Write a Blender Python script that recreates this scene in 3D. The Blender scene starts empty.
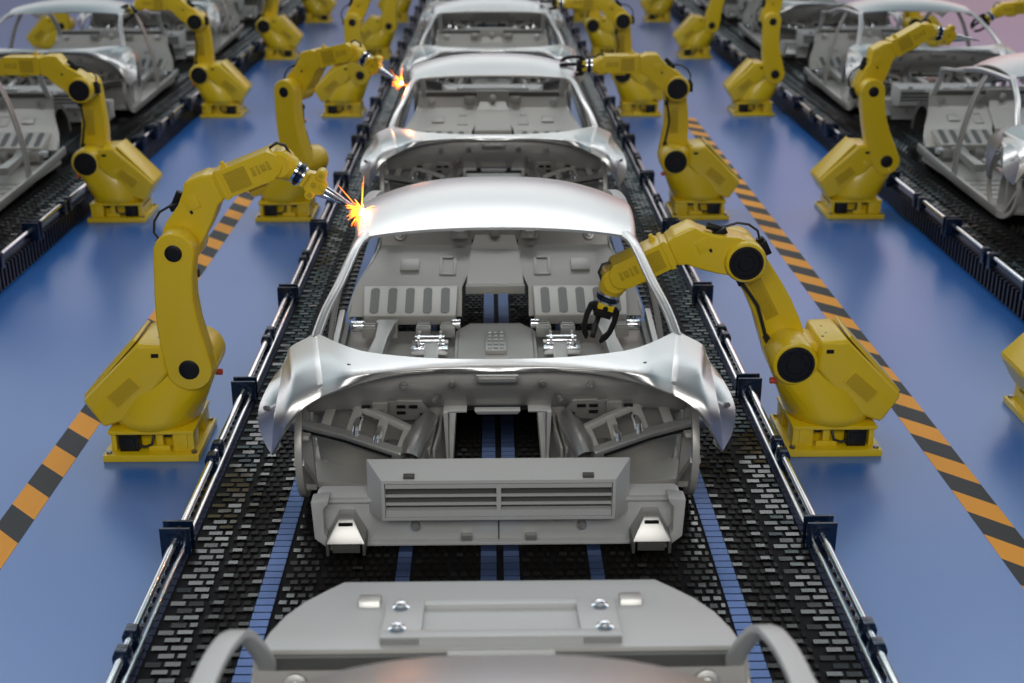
import bpy, bmesh, math, random
from mathutils import Vector, Matrix
random.seed(7)
PI = math.pi
scene = bpy.context.scene
COL = scene.collection
PITCH = 4.93          # distance between neighbouring car bodies / robots on a line
LINE = 5.28           # distance between neighbouring production lines

# ------------------------------------------------------------------ materials
def mat(name, color, metallic=0.0, rough=0.5, coat=0.0, bump=None, emis=None, spec=None, var=None):
    m = bpy.data.materials.new(name); m.use_nodes = True
    nt = m.node_tree; b = nt.nodes['Principled BSDF']
    b.inputs['Base Color'].default_value = (*color, 1)
    b.inputs['Metallic'].default_value = metallic
    b.inputs['Roughness'].default_value = rough
    b.inputs['Coat Weight'].default_value = coat
    b.inputs['Coat Roughness'].default_value = 0.08
    if spec is not None: b.inputs['Specular IOR Level'].default_value = spec
    if emis:
        b.inputs['Emission Color'].default_value = (*emis[0], 1)
        b.inputs['Emission Strength'].default_value = emis[1]
    tc = nt.nodes.new('ShaderNodeTexCoord')
    if var:
        n = nt.nodes.new('ShaderNodeTexNoise'); n.inputs['Scale'].default_value = var[0]
        n.inputs['Detail'].default_value = 4
        nt.links.new(tc.outputs['Object'], n.inputs['Vector'])
        mr = nt.nodes.new('ShaderNodeMapRange')
        mr.inputs['To Min'].default_value = max(0.02, rough - var[1]); mr.inputs['To Max'].default_value = rough + var[1]
        nt.links.new(n.outputs['Fac'], mr.inputs['Value'])
        nt.links.new(mr.outputs['Result'], b.inputs['Roughness'])
    if bump:
        n = nt.nodes.new('ShaderNodeTexNoise'); n.inputs['Scale'].default_value = bump[0]
        nt.links.new(tc.outputs['Object'], n.inputs['Vector'])
        bp = nt.nodes.new('ShaderNodeBump'); bp.inputs['Strength'].default_value = bump[1]
        bp.inputs['Distance'].default_value = 0.01
        nt.links.new(n.outputs['Fac'], bp.inputs['Height'])
        nt.links.new(bp.outputs['Normal'], b.inputs['Normal'])
    return m

M = {}
M['yellow'] = mat('yellow_paint', (0.66, 0.46, 0.004), 0.0, 0.38, coat=0.35, var=(9, 0.06))
M['yellow_vent'] = mat('yellow_vent_paint', (0.46, 0.32, 0.004), 0.0, 0.5)
M['black'] = mat('black_plastic', (0.006, 0.006, 0.007), 0.0, 0.45, spec=.3, var=(20, 0.08))
M['rubber'] = mat('cable_rubber', (0.012, 0.012, 0.013), 0.0, 0.5)
M['chrome'] = mat('chrome', (0.82, 0.84, 0.86), 1.0, 0.12, var=(14, 0.04))
M['dark_steel'] = mat('dark_steel', (0.25, 0.25, 0.26), 1.0, 0.3)
M['skin'] = mat('pressed_sheet_silver', (0.66, 0.652, 0.635), 0.95, 0.34, var=(3, 0.03))
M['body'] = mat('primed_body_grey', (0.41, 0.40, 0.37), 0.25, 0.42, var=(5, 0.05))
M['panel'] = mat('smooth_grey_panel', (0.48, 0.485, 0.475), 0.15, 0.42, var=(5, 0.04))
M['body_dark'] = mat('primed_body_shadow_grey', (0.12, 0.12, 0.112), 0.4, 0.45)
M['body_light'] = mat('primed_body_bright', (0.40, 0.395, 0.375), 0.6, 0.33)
M['navy'] = mat('navy_enamel', (0.003, 0.011, 0.032), 0.1, 0.22, coat=0.2)
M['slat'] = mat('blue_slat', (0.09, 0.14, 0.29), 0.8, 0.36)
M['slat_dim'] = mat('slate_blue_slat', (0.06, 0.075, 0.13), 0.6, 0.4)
M['link'] = mat('steel_link_glint', (0.12, 0.12, 0.115), 1.0, 0.2, var=(3, 0.08))  # brighter than link_dark: overhead reflections put into the finish of some bands
M['link_dark'] = mat('oiled_dark_link', (0.008, 0.0065, 0.005), 0.1, 0.32, spec=.15, var=(3, 0.08))
M['edge'] = mat('bare_cut_edge', (0.78, 0.79, 0.78), 0.3, 0.35)
M['bed'] = mat('conveyor_bed_black', (0.004, 0.004, 0.005), 0.0, 0.6, spec=.1)
M['side'] = mat('conveyor_side_black', (0.012, 0.013, 0.022), 0.4, 0.35)
M['spark'] = mat('spark_orange', (1, 0.4, 0.05), 0, 0.5, emis=((1.0, 0.17, 0.015), 6))
M['spark_core'] = mat('spark_core', (1, 0.9, 0.6), 0, 0.5, emis=((1.0, 0.70, 0.35), 22))
M['lamp'] = mat('lamp_white', (1, 1, 1), 0, 0.5, emis=((1, 1, 1), 3))
M['red'] = mat('red_cap', (0.5, 0.06, 0.03), 0, 0.4)

def floor_mat():
    m = mat('blue_epoxy_floor', (0.013, 0.12, 0.42), 0.0, 0.31)
    nt = m.node_tree; b = nt.nodes['Principled BSDF']
    b.inputs['IOR'].default_value = 2.1
    tc = nt.nodes.new('ShaderNodeTexCoord')
    n = nt.nodes.new('ShaderNodeTexNoise'); n.inputs['Scale'].default_value = 0.8; n.inputs['Detail'].default_value = 5
    nt.links.new(tc.outputs['Object'], n.inputs['Vector'])
    mr = nt.nodes.new('ShaderNodeMapRange'); mr.inputs['To Min'].default_value = 0.27; mr.inputs['To Max'].default_value = 0.31
    nt.links.new(n.outputs['Fac'], mr.inputs['Value']); nt.links.new(mr.outputs['Result'], b.inputs['Roughness'])
    return m
M['floor'] = floor_mat()

def stripe_mat(name, s0):
    """45 degree orange / charcoal bands, period 0.47 m; dark band starts at x + y = s0"""
    m = mat(name, (0.8, 0.35, 0.04), 0.0, 0.5, spec=.2)
    nt = m.node_tree; b = nt.nodes['Principled BSDF']
    tc = nt.nodes.new('ShaderNodeTexCoord'); sx = nt.nodes.new('ShaderNodeSeparateXYZ')
    nt.links.new(tc.outputs['Object'], sx.inputs[0])
    a = nt.nodes.new('ShaderNodeMath'); a.operation = 'ADD'
    nt.links.new(sx.outputs['X'], a.inputs[0]); nt.links.new(sx.outputs['Y'], a.inputs[1])
    s = nt.nodes.new('ShaderNodeMath'); s.operation = 'SUBTRACT'; s.inputs[1].default_value = s0
    nt.links.new(a.outputs[0], s.inputs[0])
    d = nt.nodes.new('ShaderNodeMath'); d.operation = 'DIVIDE'; d.inputs[1].default_value = 0.47
    nt.links.new(s.outputs[0], d.inputs[0])
    f = nt.nodes.new('ShaderNodeMath'); f.operation = 'FRACT'; nt.links.new(d.outputs[0], f.inputs[0])
    g = nt.nodes.new('ShaderNodeMath'); g.operation = 'GREATER_THAN'; g.inputs[1].default_value = 0.5
    nt.links.new(f.outputs[0], g.inputs[0])
    mx = nt.nodes.new('ShaderNodeMix'); mx.data_type = 'RGBA'
    mx.inputs['A'].default_value = (0.035, 0.038, 0.04, 1); mx.inputs['B'].default_value = (0.78, 0.33, 0.035, 1)
    nt.links.new(g.outputs[0], mx.inputs['Factor'])
    nt.links.new(mx.outputs['Result'], b.inputs['Base Color'])
    return m

# ------------------------------------------------------------------ mesh helpers
class MB:
    """collects shapes into one bmesh"""
    def __init__(s): s.bm = bmesh.new(); s.mi = 0
    def _add(s, verts, faces, M4=None):
        vs = [s.bm.verts.new(M4 @ Vector(v) if M4 else Vector(v)) for v in verts]
        out = []
        for f in faces:
            try:
                fc = s.bm.faces.new([vs[i] for i in f]); fc.material_index = s.mi; out.append(fc)
            except ValueError: pass
        return vs, out
    def box(s, x0, x1, y0, y1, z0, z1, M4=None):
        v = [(x0,y0,z0),(x1,y0,z0),(x1,y1,z0),(x0,y1,z0),(x0,y0,z1),(x1,y0,z1),(x1,y1,z1),(x0,y1,z1)]
        f = [(0,3,2,1),(4,5,6,7),(0,1,5,4),(1,2,6,5),(2,3,7,6),(3,0,4,7)]
        s._add(v, f, M4); return s
    def prism(s, prof, a, b, axis='y', M4=None, inset=0.0):
        """prof: 2D outline; extruded along axis from a to b. axis y -> prof is (x,z); x -> (y,z); z -> (x,y)"""
        n = len(prof)
        def P(p, t):
            return {'y': (p[0], t, p[1]), 'x': (t, p[0], p[1]), 'z': (p[0], p[1], t)}[axis]
        if inset:
            cx = sum(p[0] for p in prof)/n; cy = sum(p[1] for p in prof)/n
            sm = [(p[0]+(cx-p[0])*inset, p[1]+(cy-p[1])*inset) for p in prof]
            d = (b-a)*0.12
            rings = [(sm, a), (prof, a+d), (prof, b-d), (sm, b)]
        else: rings = [(prof, a), (prof, b)]
        v = [P(p, t) for pr, t in rings for p in pr]
        k = len(rings)
        f = [tuple(range(n)), tuple(reversed(range((k-1)*n, k*n)))]
        for r in range(k-1):
            for i in range(n):
                j = (i+1) % n; f.append((r*n+i, (r+1)*n+i, (r+1)*n+j, r*n+j))
        s._add(v, f, M4); return s
    def cyl(s, p0, p1, r0, r1=None, n=20, caps=True):
        r1 = r0 if r1 is None else r1
        return s.tube([p0, p1], [r0, r1], n, caps)
    def tube(s, pts, rads, n=12, caps=True, flat=None):
        """flat=(axisvector, factor): squash the section along a vector"""
        pts = [Vector(p) for p in pts]
        if not isinstance(rads, (list, tuple)): rads = [rads]*len(pts)
        rings = []; up = None
        for i, p in enumerate(pts):
            d = (pts[min(i+1, len(pts)-1)] - pts[max(i-1, 0)]).normalized()
            if up is None:
                up = Vector((0,0,1)) if abs(d.z) < 0.9 else Vector((1,0,0))
            u = (up - d*up.dot(d)).normalized(); w = d.cross(u); up = u
            ring = []
            for k in range(n):
                a = 2*PI*k/n; o = (u*math.cos(a) + w*math.sin(a))*rads[i]
                if flat:
                    ax = Vector(flat[0]).normalized(); o = o - ax*o.dot(ax)*(1-flat[1])
                ring.append(s.bm.verts.new(p+o))
            rings.append(ring)
        fl = []
        for a, b in zip(rings, rings[1:]):
            for k in range(n):
                fl.append(s.bm.faces.new((a[k], a[(k+1)%n], b[(k+1)%n], b[k])))
        if caps:
            fl.append(s.bm.faces.new(list(reversed(rings[0])))); fl.append(s.bm.faces.new(rings[-1]))
        for f in fl: f.material_index = s.mi
        return s
    def lathe(s, prof, c=(0,0,0), axis='z', n=28):
        """prof: (r, h) list"""
        c = Vector(c); rings = []
        for r, h in prof:
            ring = []
            for k in range(n):
                a = 2*PI*k/n; x, y = r*math.cos(a), r*math.sin(a)
                v = {'z': (x,y,h), 'y': (x,h,y), 'x': (h,x,y)}[axis]
                ring.append(s.bm.verts.new(c+Vector(v)))
            rings.append(ring)
        fl = []
        for a, b in zip(rings, rings[1:]):
            for k in range(n): fl.append(s.bm.faces.new((a[k], a[(k+1)%n], b[(k+1)%n], b[k])))
        fl.append(s.bm.faces.new(list(reversed(rings[0])))); fl.append(s.bm.faces.new(rings[-1]))
        for f in fl: f.material_index = s.mi
        return s
    def strip(s, pts, w, t, wdir):
        """a flat bar along pts: width w along wdir, thickness t"""
        pts = [Vector(p) for p in pts]; rings = []
        ws = w if isinstance(w, (list, tuple)) else [w]*len(pts)
        for i, p in enumerate(pts):
            d = (pts[min(i+1, len(pts)-1)] - pts[max(i-1, 0)]).normalized()
            wd = Vector(wdir); wd = (wd - d*wd.dot(d)).normalized(); td = d.cross(wd)
            a = wd*ws[i]/2; b = td*t/2
            rings.append([s.bm.verts.new(p+q) for q in (-a-b, a-b, a+b, -a+b)])
        fl = []
        for a, b in zip(rings, rings[1:]):
            for k in range(4): fl.append(s.bm.faces.new((a[k], a[(k+1)%4], b[(k+1)%4], b[k])))
        fl.append(s.bm.faces.new(list(reversed(rings[0])))); fl.append(s.bm.faces.new(rings[-1]))
        for f in fl: f.material_index = s.mi
        return s
    def grid(s, rows, thick=0.0, down=(0,0,-1)):
        """surface through rows of points, closed to a sheet of given thickness"""
        R = len(rows); C = len(rows[0]); dn = Vector(down).normalized()*thick
        top = [[s.bm.verts.new(Vector(p)) for p in r] for r in rows]
        fl = []
        for i in range(R-1):
            for j in range(C-1):
                fl.append(s.bm.faces.new((top[i][j], top[i][j+1], top[i+1][j+1], top[i+1][j])))
        if thick:
            bot = [[s.bm.verts.new(Vector(p)+dn) for p in r] for r in rows]
            for i in range(R-1):
                for j in range(C-1):
                    fl.append(s.bm.faces.new((bot[i][j], bot[i+1][j], bot[i+1][j+1], bot[i][j+1])))
            for j in range(C-1):
                fl.append(s.bm.faces.new((top[0][j], bot[0][j], bot[0][j+1], top[0][j+1])))
                fl.append(s.bm.faces.new((top[-1][j], top[-1][j+1], bot[-1][j+1], bot[-1][j])))
            for i in range(R-1):
                fl.append(s.bm.faces.new((top[i][0], top[i+1][0], bot[i+1][0], bot[i][0])))
                fl.append(s.bm.faces.new((top[i][-1], bot[i][-1], bot[i+1][-1], top[i+1][-1])))
        for f in fl: f.material_index = s.mi
        return s
    def mesh(s, name, mats, bevel=0.0, smooth=35, fix=True, seg=2):
        if fix: bmesh.ops.recalc_face_normals(s.bm, faces=s.bm.faces[:])
        if bevel:
            ed = [e for e in s.bm.edges if len(e.link_faces) == 2 and e.calc_face_angle(0) > math.radians(28)]
            bmesh.ops.bevel(s.bm, geom=ed, offset=bevel, segments=seg, profile=0.6, affect='EDGES', clamp_overlap=True)
        me = bpy.data.meshes.new(name); s.bm.to_mesh(me); s.bm.free()
        for m in (mats if isinstance(mats, (list, tuple)) else [mats]): me.materials.append(m)
        if smooth:
            me.shade_smooth(); me.set_sharp_from_angle(angle=math.radians(smooth))
        return me

def obj(name, me, parent=None, loc=(0,0,0), rot=(0,0,0)):
    o = bpy.data.objects.new(name, me); COL.objects.link(o)
    o.location = loc; o.rotation_euler = rot
    if parent: o.parent = parent
    return o
def tag(o, label=None, cat=None, group=None, kind=None):
    if label: o['label'] = label
    if cat: o['category'] = cat
    if group: o['group'] = group
    if kind: o['kind'] = kind
    return o
def copy_tree(o, parent=None):
    c = o.copy(); COL.objects.link(c)
    if parent: c.parent = parent
    for ch in list(o.children):
        copy_tree(ch, c)
    return c
def split_mesh(me, margin=0.002):
    """one mesh per separate piece; pieces that touch stay together"""
    n = len(me.vertices); par = list(range(n))
    def find(a):
        while par[a] != a: par[a] = par[par[a]]; a = par[a]
        return a
    for e in me.edges:
        a, b = find(e.vertices[0]), find(e.vertices[1])
        if a != b: par[a] = b
    groups = {}
    for i in range(n): groups.setdefault(find(i), []).append(i)
    gs = []
    for vs in groups.values():
        co = [me.vertices[i].co for i in vs]
        gs.append([set(vs), [min(c[k] for c in co)-margin for k in range(3)], [max(c[k] for c in co)+margin for k in range(3)]])
    merged = True
    while merged and len(gs) > 1:
        merged = False
        for i in range(len(gs)):
            for j in range(i+1, len(gs)):
                if all(gs[i][1][k] <= gs[j][2][k] and gs[j][1][k] <= gs[i][2][k] for k in range(3)):
                    gs[i][0] |= gs[j][0]
                    gs[i][1] = [min(a, b) for a, b in zip(gs[i][1], gs[j][1])]; gs[i][2] = [max(a, b) for a, b in zip(gs[i][2], gs[j][2])]
                    gs.pop(j); merged = True; break
            if merged: break
    if len(gs) == 1: return [me]
    out = []
    for g in gs:
        bm = bmesh.new(); bm.from_mesh(me); bm.verts.ensure_lookup_table()
        bmesh.ops.delete(bm, geom=[v for v in bm.verts if v.index not in g[0]], context='VERTS')
        m2 = bpy.data.meshes.new(me.name); bm.to_mesh(m2); bm.free()
        for m in me.materials: m2.materials.append(m)
        out.append(m2)
    return out
def mirx(pts): return [(-p[0], *p[1:]) for p in pts]

# ------------------------------------------------------------------ floor
mb = MB(); mb.box(-40, 40, -8, 60, -0.1, 0)
fl = obj('floor', mb.mesh('floor', M['floor'], smooth=0)); tag(fl, 'glossy blue factory floor', kind='structure')

def stripe(x0, x1, y0, y1, s0, label):
    mb = MB(); mb.box(x0, x1, y0, y1, 0.0, 0.0015)
    o = obj('hazard_stripe', mb.mesh('hazard_stripe', stripe_mat('hazard_paint', s0), smooth=0))
    tag(o, label, 'floor marking', 'diagonal hazard stripes painted on the floor')
stripe(-2.526, -2.356, -3, 16.15, 4.07, 'orange and charcoal striped walkway line on the floor left of the middle line')
stripe(2.404, 2.582, -3, 16.15, 8.84, 'orange and charcoal striped walkway line on the floor right of the middle line')

# ------------------------------------------------------------------ conveyor
ROW = 0.054; YA, YB = -1.0, 31.0
def belt_mesh(name, x0, x1, colw, mats, gapx=0.016, h0=0.188, stagger=True, leny=0.024, jitter=0.0):
    verts = []; faces = []; n = max(1, round((x1-x0)/colw)); cw = (x1-x0)/n
    rows = int((YB-YA)/ROW)
    for r in range(rows):
        y = YA + r*ROW
        off = cw*0.5 if (stagger and r % 2) else 0
        for c in range(n):
            a = x0+c*cw+gapx/2+off; b = a+cw-gapx
            if a > x1-0.01: continue
            b = min(b, x1)
            t = random.uniform(-jitter, jitter)
            i = len(verts)
            za, zb = 0.2-0.004+t, 0.2+t*0.3
            verts += [(a,y,za),(b,y,za),(b,y+leny,zb),(a,y+leny,zb),(a,y,h0),(b,y,h0),(b,y+leny,h0),(a,y+leny,h0)]
            faces += [(i,i+1,i+2,i+3),(i,i+4,i+5,i+1),(i+1,i+5,i+6,i+2),(i+2,i+6,i+7,i+3),(i+3,i+7,i+4,i)]
    i = len(verts)
    verts += [(x,y,z) for z in (h0-.003,h0+.0005) for x,y in ((x0,YA),(x1,YA),(x1,YB),(x0,YB))]
    faces += [(i,i+3,i+2,i+1),(i+4,i+5,i+6,i+7),(i,i+1,i+5,i+4),(i+1,i+2,i+6,i+5),(i+2,i+3,i+7,i+6),(i+3,i,i+4,i+7)]
    me = bpy.data.meshes.new(name); me.from_pydata(verts, [], faces)
    fm = [0]*(len(faces)-6)+[1]*6
    me.materials.append(mats); me.materials.append(M['bed']); me.polygons.foreach_set('material_index', fm); me.update(); return me
def slat_mesh(name, x0, x1):
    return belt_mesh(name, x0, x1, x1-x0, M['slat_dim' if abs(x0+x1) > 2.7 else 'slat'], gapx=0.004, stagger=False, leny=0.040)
mesh_bands = []
for a, b, c, k in ((1.245,1.40,.078,'link'),(1.045,1.235,.048,'link_dark'),(.80,.945,.048,'link'),(.47,.79,.04,'link_dark'),(.235,.385,.05,'link_dark'),(.095,.225,.045,'link_dark')):
    mesh_bands += [(a,b,c,k),(-b,-a,c,k)]
slat_bands = [(-1.455,-1.405),(-1.035,-0.955),(-0.46,-0.395),(-0.088,-0.014),(0.014,0.088),(0.395,0.46),(0.955,1.035),(1.405,1.455)]
mesh_data = [belt_mesh('chain_belt', a, b, c, M[k], jitter=0.0035) for a, b, c, k in mesh_bands]
tab_data = []
for s in (-1, 1):
    for xc in (1.19, 1.055, .63):
        v = []; f = []
        for r in range(int((YB-YA)/(ROW*2))):
            y = YA + r*ROW*2 + (ROW if xc < 1.1 else 0); i = len(v); w = .021
            v += [(s*xc-w,y,.2015),(s*xc+w,y,.2015),(s*xc+w,y+.02,.2055),(s*xc-w,y+.02,.2055),(s*xc-w,y,.19),(s*xc+w,y,.19),(s*xc+w,y+.02,.19),(s*xc-w,y+.02,.19)]
            f += [(i,i+1,i+2,i+3),(i,i+4,i+5,i+1),(i+1,i+5,i+6,i+2),(i+2,i+6,i+7,i+3),(i+3,i+7,i+4,i)]
        i = len(v); v += [(s*xc+q,y,z) for z in (.186,.1905) for q,y in ((-.021,YA),(.021,YA),(.021,YB),(-.021,YB))]
        f += [(i,i+3,i+2,i+1),(i+4,i+5,i+6,i+7),(i,i+1,i+5,i+4),(i+1,i+2,i+6,i+5),(i+2,i+3,i+7,i+6),(i+3,i,i+4,i+7)]
        me = bpy.data.meshes.new('link_tab'); me.from_pydata(v, [], f); me.materials.append(M['link']); me.materials.append(M['bed']); me.polygons.foreach_set('material_index', [0]*(len(f)-6)+[1]*6); me.update(); tab_data.append(me)
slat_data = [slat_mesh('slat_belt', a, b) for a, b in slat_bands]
mb = MB(); mb.box(-1.45, 1.45, YA, YB, 0.0, 0.188); bed_data = mb.mesh('bed', M['bed'], smooth=0)
def skirt_mesh(s):
    mb = MB(); x = 1.452*s
    mb.box(min(x, x+.012*s), max(x, x+.012*s), YA, YB, 0.0, 0.195)
    for k in range(int((YB-YA)/0.075)):
        y = YA+k*0.075
        mb.box(min(x+.012*s, x+.04*s), max(x+.012*s, x+.04*s), y, y+.028, 0.015, 0.185)
    return mb.mesh('side_skirt', M['side'], smooth=0)
sk = [skirt_mesh(-1), skirt_mesh(1)]
def conveyor(cx, label):
    r = bpy.data.objects.new('conveyor', None); COL.objects.link(r); r.location = (cx, 0, 0)
    tag(r, label, 'conveyor', 'assembly line conveyors')
    obj('bed', bed_data, r)
    for d in mesh_data: obj('chain_belt', d, r)
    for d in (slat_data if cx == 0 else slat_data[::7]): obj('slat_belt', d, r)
    for d in sk: obj('side_skirt', d, r)
    for d in tab_data: obj('link_tab_row', d, r)
conveyor(0.0, 'wide black steel-link conveyor with blue slats running down the middle')
conveyor(-LINE, 'black link conveyor under the left-hand row of car bodies')
conveyor(LINE, 'black link conveyor under the right-hand row of car bodies')

# guide rails
def bracket_mesh():
    mb = MB()
    for y in (-0.035, 0.035): mb.box(-0.068, 0.068, y-0.008, y+0.008, 0.17, 0.325)
    mb.box(-0.05, 0.05, -0.03, 0.03, 0.17, 0.215); mb.box(-0.035, 0.035, -0.05, -0.043, 0.285, 0.3)
    mb.cyl((0,-.055,.265),(0,.055,.265), .034, n=16)
    return mb.mesh('bracket', M['navy'], bevel=0.003)
def clamp_mesh():
    mb = MB(); mb.prism([(-.03,.17),(.03,.17),(.034,.27),(.022,.30),(-.022,.30),(-.034,.27)], -0.028, 0.028, 'y')
    mb.cyl((0,-.034,.265),(0,.034,.265), .03, n=14)
    return mb.mesh('clamp', M['navy'], bevel=0.004)
br_d, cl_d = bracket_mesh(), clamp_mesh()
def tube_data(x, z, r):
    mb = MB(); mb.cyl((x, YA, z), (x, YB, z), r, n=16); return mb.mesh('tube', M['chrome'])
tb = {s: [tube_data(0, .268, .017), tube_data(-.038*s, .235, .012)] for s in (-1, 1)}
brackY = [1.68+1.7*k for k in range(8)] + [14.17+1.7*k for k in range(10)]
def guide_rail(x, s, label):
    r = bpy.data.objects.new('guide_rail', None); COL.objects.link(r); r.location = (x, 0, 0)
    tag(r, label, 'rail', 'chrome guide rails along the conveyors')
    for d in tb[s]: obj('tube', d, r)
    for y in brackY:
        obj('bracket', br_d, r, (0, y, 0))
        for dy in (0.78, 0.92): obj('clamp', cl_d, r, (0, y+dy, 0))
for cx, nm in ((0, 'middle'), (-LINE, 'left'), (LINE, 'right')):
    for s in (-1, 1):
        guide_rail(cx+1.462*s, s, 'chrome tube rail with navy brackets on the %s edge of the %s conveyor' % ('left' if s < 0 else 'right', nm))

# ------------------------------------------------------------------ robots
# local frame: +x towards the car it serves, z up, origin at the middle of the base plate
def robot_meshes():
    D = {}
    mb = MB(); mb.box(-.265,.265,-.25,.25,0,.042)
    D['base_plate'] = mb.mesh('base_plate', M['yellow'], bevel=.006)
    mb = MB()
    for x in (-.235,.235):
        for y in (-.22,.22): mb.cyl((x,y,.042),(x,y,.056),.016,n=8)
    D['bolts'] = mb.mesh('base_bolt', M['dark_steel'])
    mb = MB(); mb.box(-.15,.17,-.13,.13,.042,.17)
    for y in (-1,1):
        mb.box(-.225,-.195,min(.13*y,.2*y),max(.13*y,.2*y),.042,.17)
        mb.box(.02,.06,min(.12*y,.185*y),max(.12*y,.185*y),.042,.165)
        mb.box(.12,.235,min(.08*y,.205*y),max(.08*y,.205*y),.042,.17)
        mb.box(.155,.2,min(.2*y,.213*y),max(.2*y,.213*y),.06,.15)
        mb.box(-.02,.1,min(.18*y,.2*y),max(.18*y,.2*y),.042,.075)
    mb.box(-.225,-.15,-.14,.14,.042,.12)
    mb.box(-.235,.24,-.215,.215,.15,.172)
    D['base_column'] = mb.mesh('base_column', M['yellow'], bevel=.005)
    mb = MB()
    for y in (-1,1):
        mb.box(-.18,-.075,min(.12*y,.205*y),max(.12*y,.205*y),.045,.145)
        mb.box(-.165,-.09,min(.205*y,.213*y),max(.205*y,.213*y),.06,.13)
        mb.box(.07,.11,min(.12*y,.19*y),max(.12*y,.19*y),.125,.15)
    D['junction_box'] = mb.mesh('junction_box', M['black'], bevel=.004)
    mb = MB()
    for y in (-1,1):
        mb.tube([(-.08,.19*y,.075),(-.04,.2*y,.07),(0,.2*y,.085),(.01,.19*y,.12),(.01,.17*y,.15)],.008,8)
    D['base_cable'] = mb.mesh('base_cable', M['rubber'])
    # turret: bowl + rear box + shoulder web
    mb = MB()
    body = [(-.25,.185),(.20,.17),(.31,.21),(.36,.30),(.375,.45),(.345,.6),(.2,.655),(.14,.645),(-.03,.645),(-.355,.36)]
    def circ(r, z, cx, sy=1.0, n=28): return [(cx+r*math.cos(2*PI*k/n), sy*r*math.sin(2*PI*k/n), z) for k in range(n)]
    hull = circ(.225,.172,.0)+circ(.245,.20,.005)+circ(.25,.235,.01)
    for y in (-.115,.115):
        for k in range(20):
            a = 2*PI*k/20; hull.append((.245+.122*math.cos(a), y, .53+.122*math.sin(a)))
        hull.append((.0,y,.60)); hull.append((-.10,y*1.25,.40))
    for p in hull: mb.bm.verts.new(p)
    res = bmesh.ops.convex_hull(mb.bm, input=mb.bm.verts[:])
    bmesh.ops.delete(mb.bm, geom=[v for v in mb.bm.verts if not v.link_faces], context='VERTS')
    D['turret'] = mb.mesh('turret', M['yellow'], smooth=42)
    # rear motor housing : slanted box with lid
    mb = MB()
    box = [(-.36,.345),(-.262,.18),(-.10,.235),(.13,.50),(.115,.665),(-.03,.675)]
    mb.prism(box, -.19, .19, 'y')
    D['motor_housing'] = mb.mesh('motor_housing', M['yellow'], bevel=.028, seg=3)
    mb = MB()
    lid = [(-.342,.352),(-.356,.364),(-.050,.694),(-.036,.682)]
    mb.prism(lid, -.165, .165, 'y')
    D['lid'] = mb.mesh('housing_lid', M['yellow'], bevel=.006)
    # vent panels on the housing sides
    mb = MB(); c, s_ = math.cos(math.radians(41)), math.sin(math.radians(41))
    def rp(cx, cz, u, v): return (cx+u*c-v*s_, cz+u*s_+v*c)
    for y in (-1, 1):
        q = [rp(-.125,.40,a,b) for a,b in ((-.10,-.045),(.10,-.045),(.10,.045),(-.10,.045))]
        mb.prism(q, min(.188*y,.195*y), max(.188*y,.195*y), 'y')
    D['vent_frame'] = mb.mesh('vent_frame', M['yellow'], bevel=.002)
    mb = MB()
    for y in (-1, 1):
        for k in range(9):
            v = -.036+k*.009
            q = [rp(-.125,.40,a,b) for a,b in ((-.088,v-.0028),(.088,v-.0028),(.088,v+.0028),(-.088,v+.0028))]
            mb.prism(q, min(.194*y,.1985*y), max(.194*y,.1985*y), 'y')
    D['vent_slats'] = mb.mesh('vent_slats', M['yellow_vent'])
    mb = MB()
    for y in (-1, 1):
        mb.box(.045,.085,min(.18*y,.194*y),max(.18*y,.194*y),.60,.622)
    for dx, dy in ((.02,-.1),(.06,-.06),(.02,0),(.06,.05),(.02,.1),(-.01,-.05),(-.01,.06),(.09,.1)):
        mb.cyl((dx,dy,.664),(dx,dy,.6695),.007,n=8)
    D['socket'] = mb.mesh('cable_socket', M['black'], bevel=.001)
    mb = MB()
    for y in (-1,1):
        q = [(.0,.40),(.12,.50),(.12,.56),(.04,.44)]
        mb.prism([(-.02,.40),(.10,.41),(.13,.50),(.04,.46)], min(.12*y,.165*y), max(.12*y,.165*y), 'y')
        mb.cyl((.075,.16*y,.43),(.075,.172*y,.43),.012,n=8)
    D['gusset'] = mb.mesh('shoulder_gusset', M['yellow'], bevel=.004)
    # shoulder motor (S1 = +y side)
    J2 = (.245, .53)
    mb = MB(); mb.lathe([(.11,-.10),(.13,-.085),(.132,.02),(.132,.15),(.122,.172),(.11,.178)], (J2[0],0,J2[1]), 'y', 36)
    D['shoulder_housing'] = mb.mesh('shoulder_housing', M['yellow'], bevel=0)
    mb = MB(); mb.lathe([(.104,.17),(.104,.186),(.098,.192),(.086,.192),(.082,.184),(.055,.184),(.05,.190),(.018,.190)], (J2[0],0,J2[1]), 'y', 36)
    for k in range(6):
        a = k*PI/3
        mb.cyl((J2[0]+.068*math.cos(a),.18,J2[1]+.068*math.sin(a)),(J2[0]+.068*math.cos(a),.19,J2[1]+.068*math.sin(a)),.008,n=6)
    D['shoulder_motor'] = mb.mesh('shoulder_motor', M['black'])
    mb = MB(); mb.cyl((.325,.09,.40),(.36,.09,.40),.018,n=12)
    D['red_cap'] = mb.mesh('limit_cap', M['red'])
    # lower arm, frame at J2, z towards J3 (.66), lies on -y
    out = []; L = .66
    n = 9
    for k in range(n+1):   # lower round
        a = PI + PI*k/n; out.append((.126*math.cos(a), .126*math.sin(a)))
    for t, x in ((.2,.120),(.4,.108),(.6,.100),(.8,.100)): out.append((x-.03*math.sin(PI*t), L*t))
    for k in range(n+1):
        a = PI*k/n; out.append((.108*math.cos(a), L+.108*math.sin(a)))
    for t, x in ((.8,-.105),(.6,-.108),(.4,-.115),(.2,-.122)): out.append((x-.03*math.sin(PI*t), L*t))
    mb = MB(); mb.prism(out, -.195, -.05, 'y')
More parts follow.
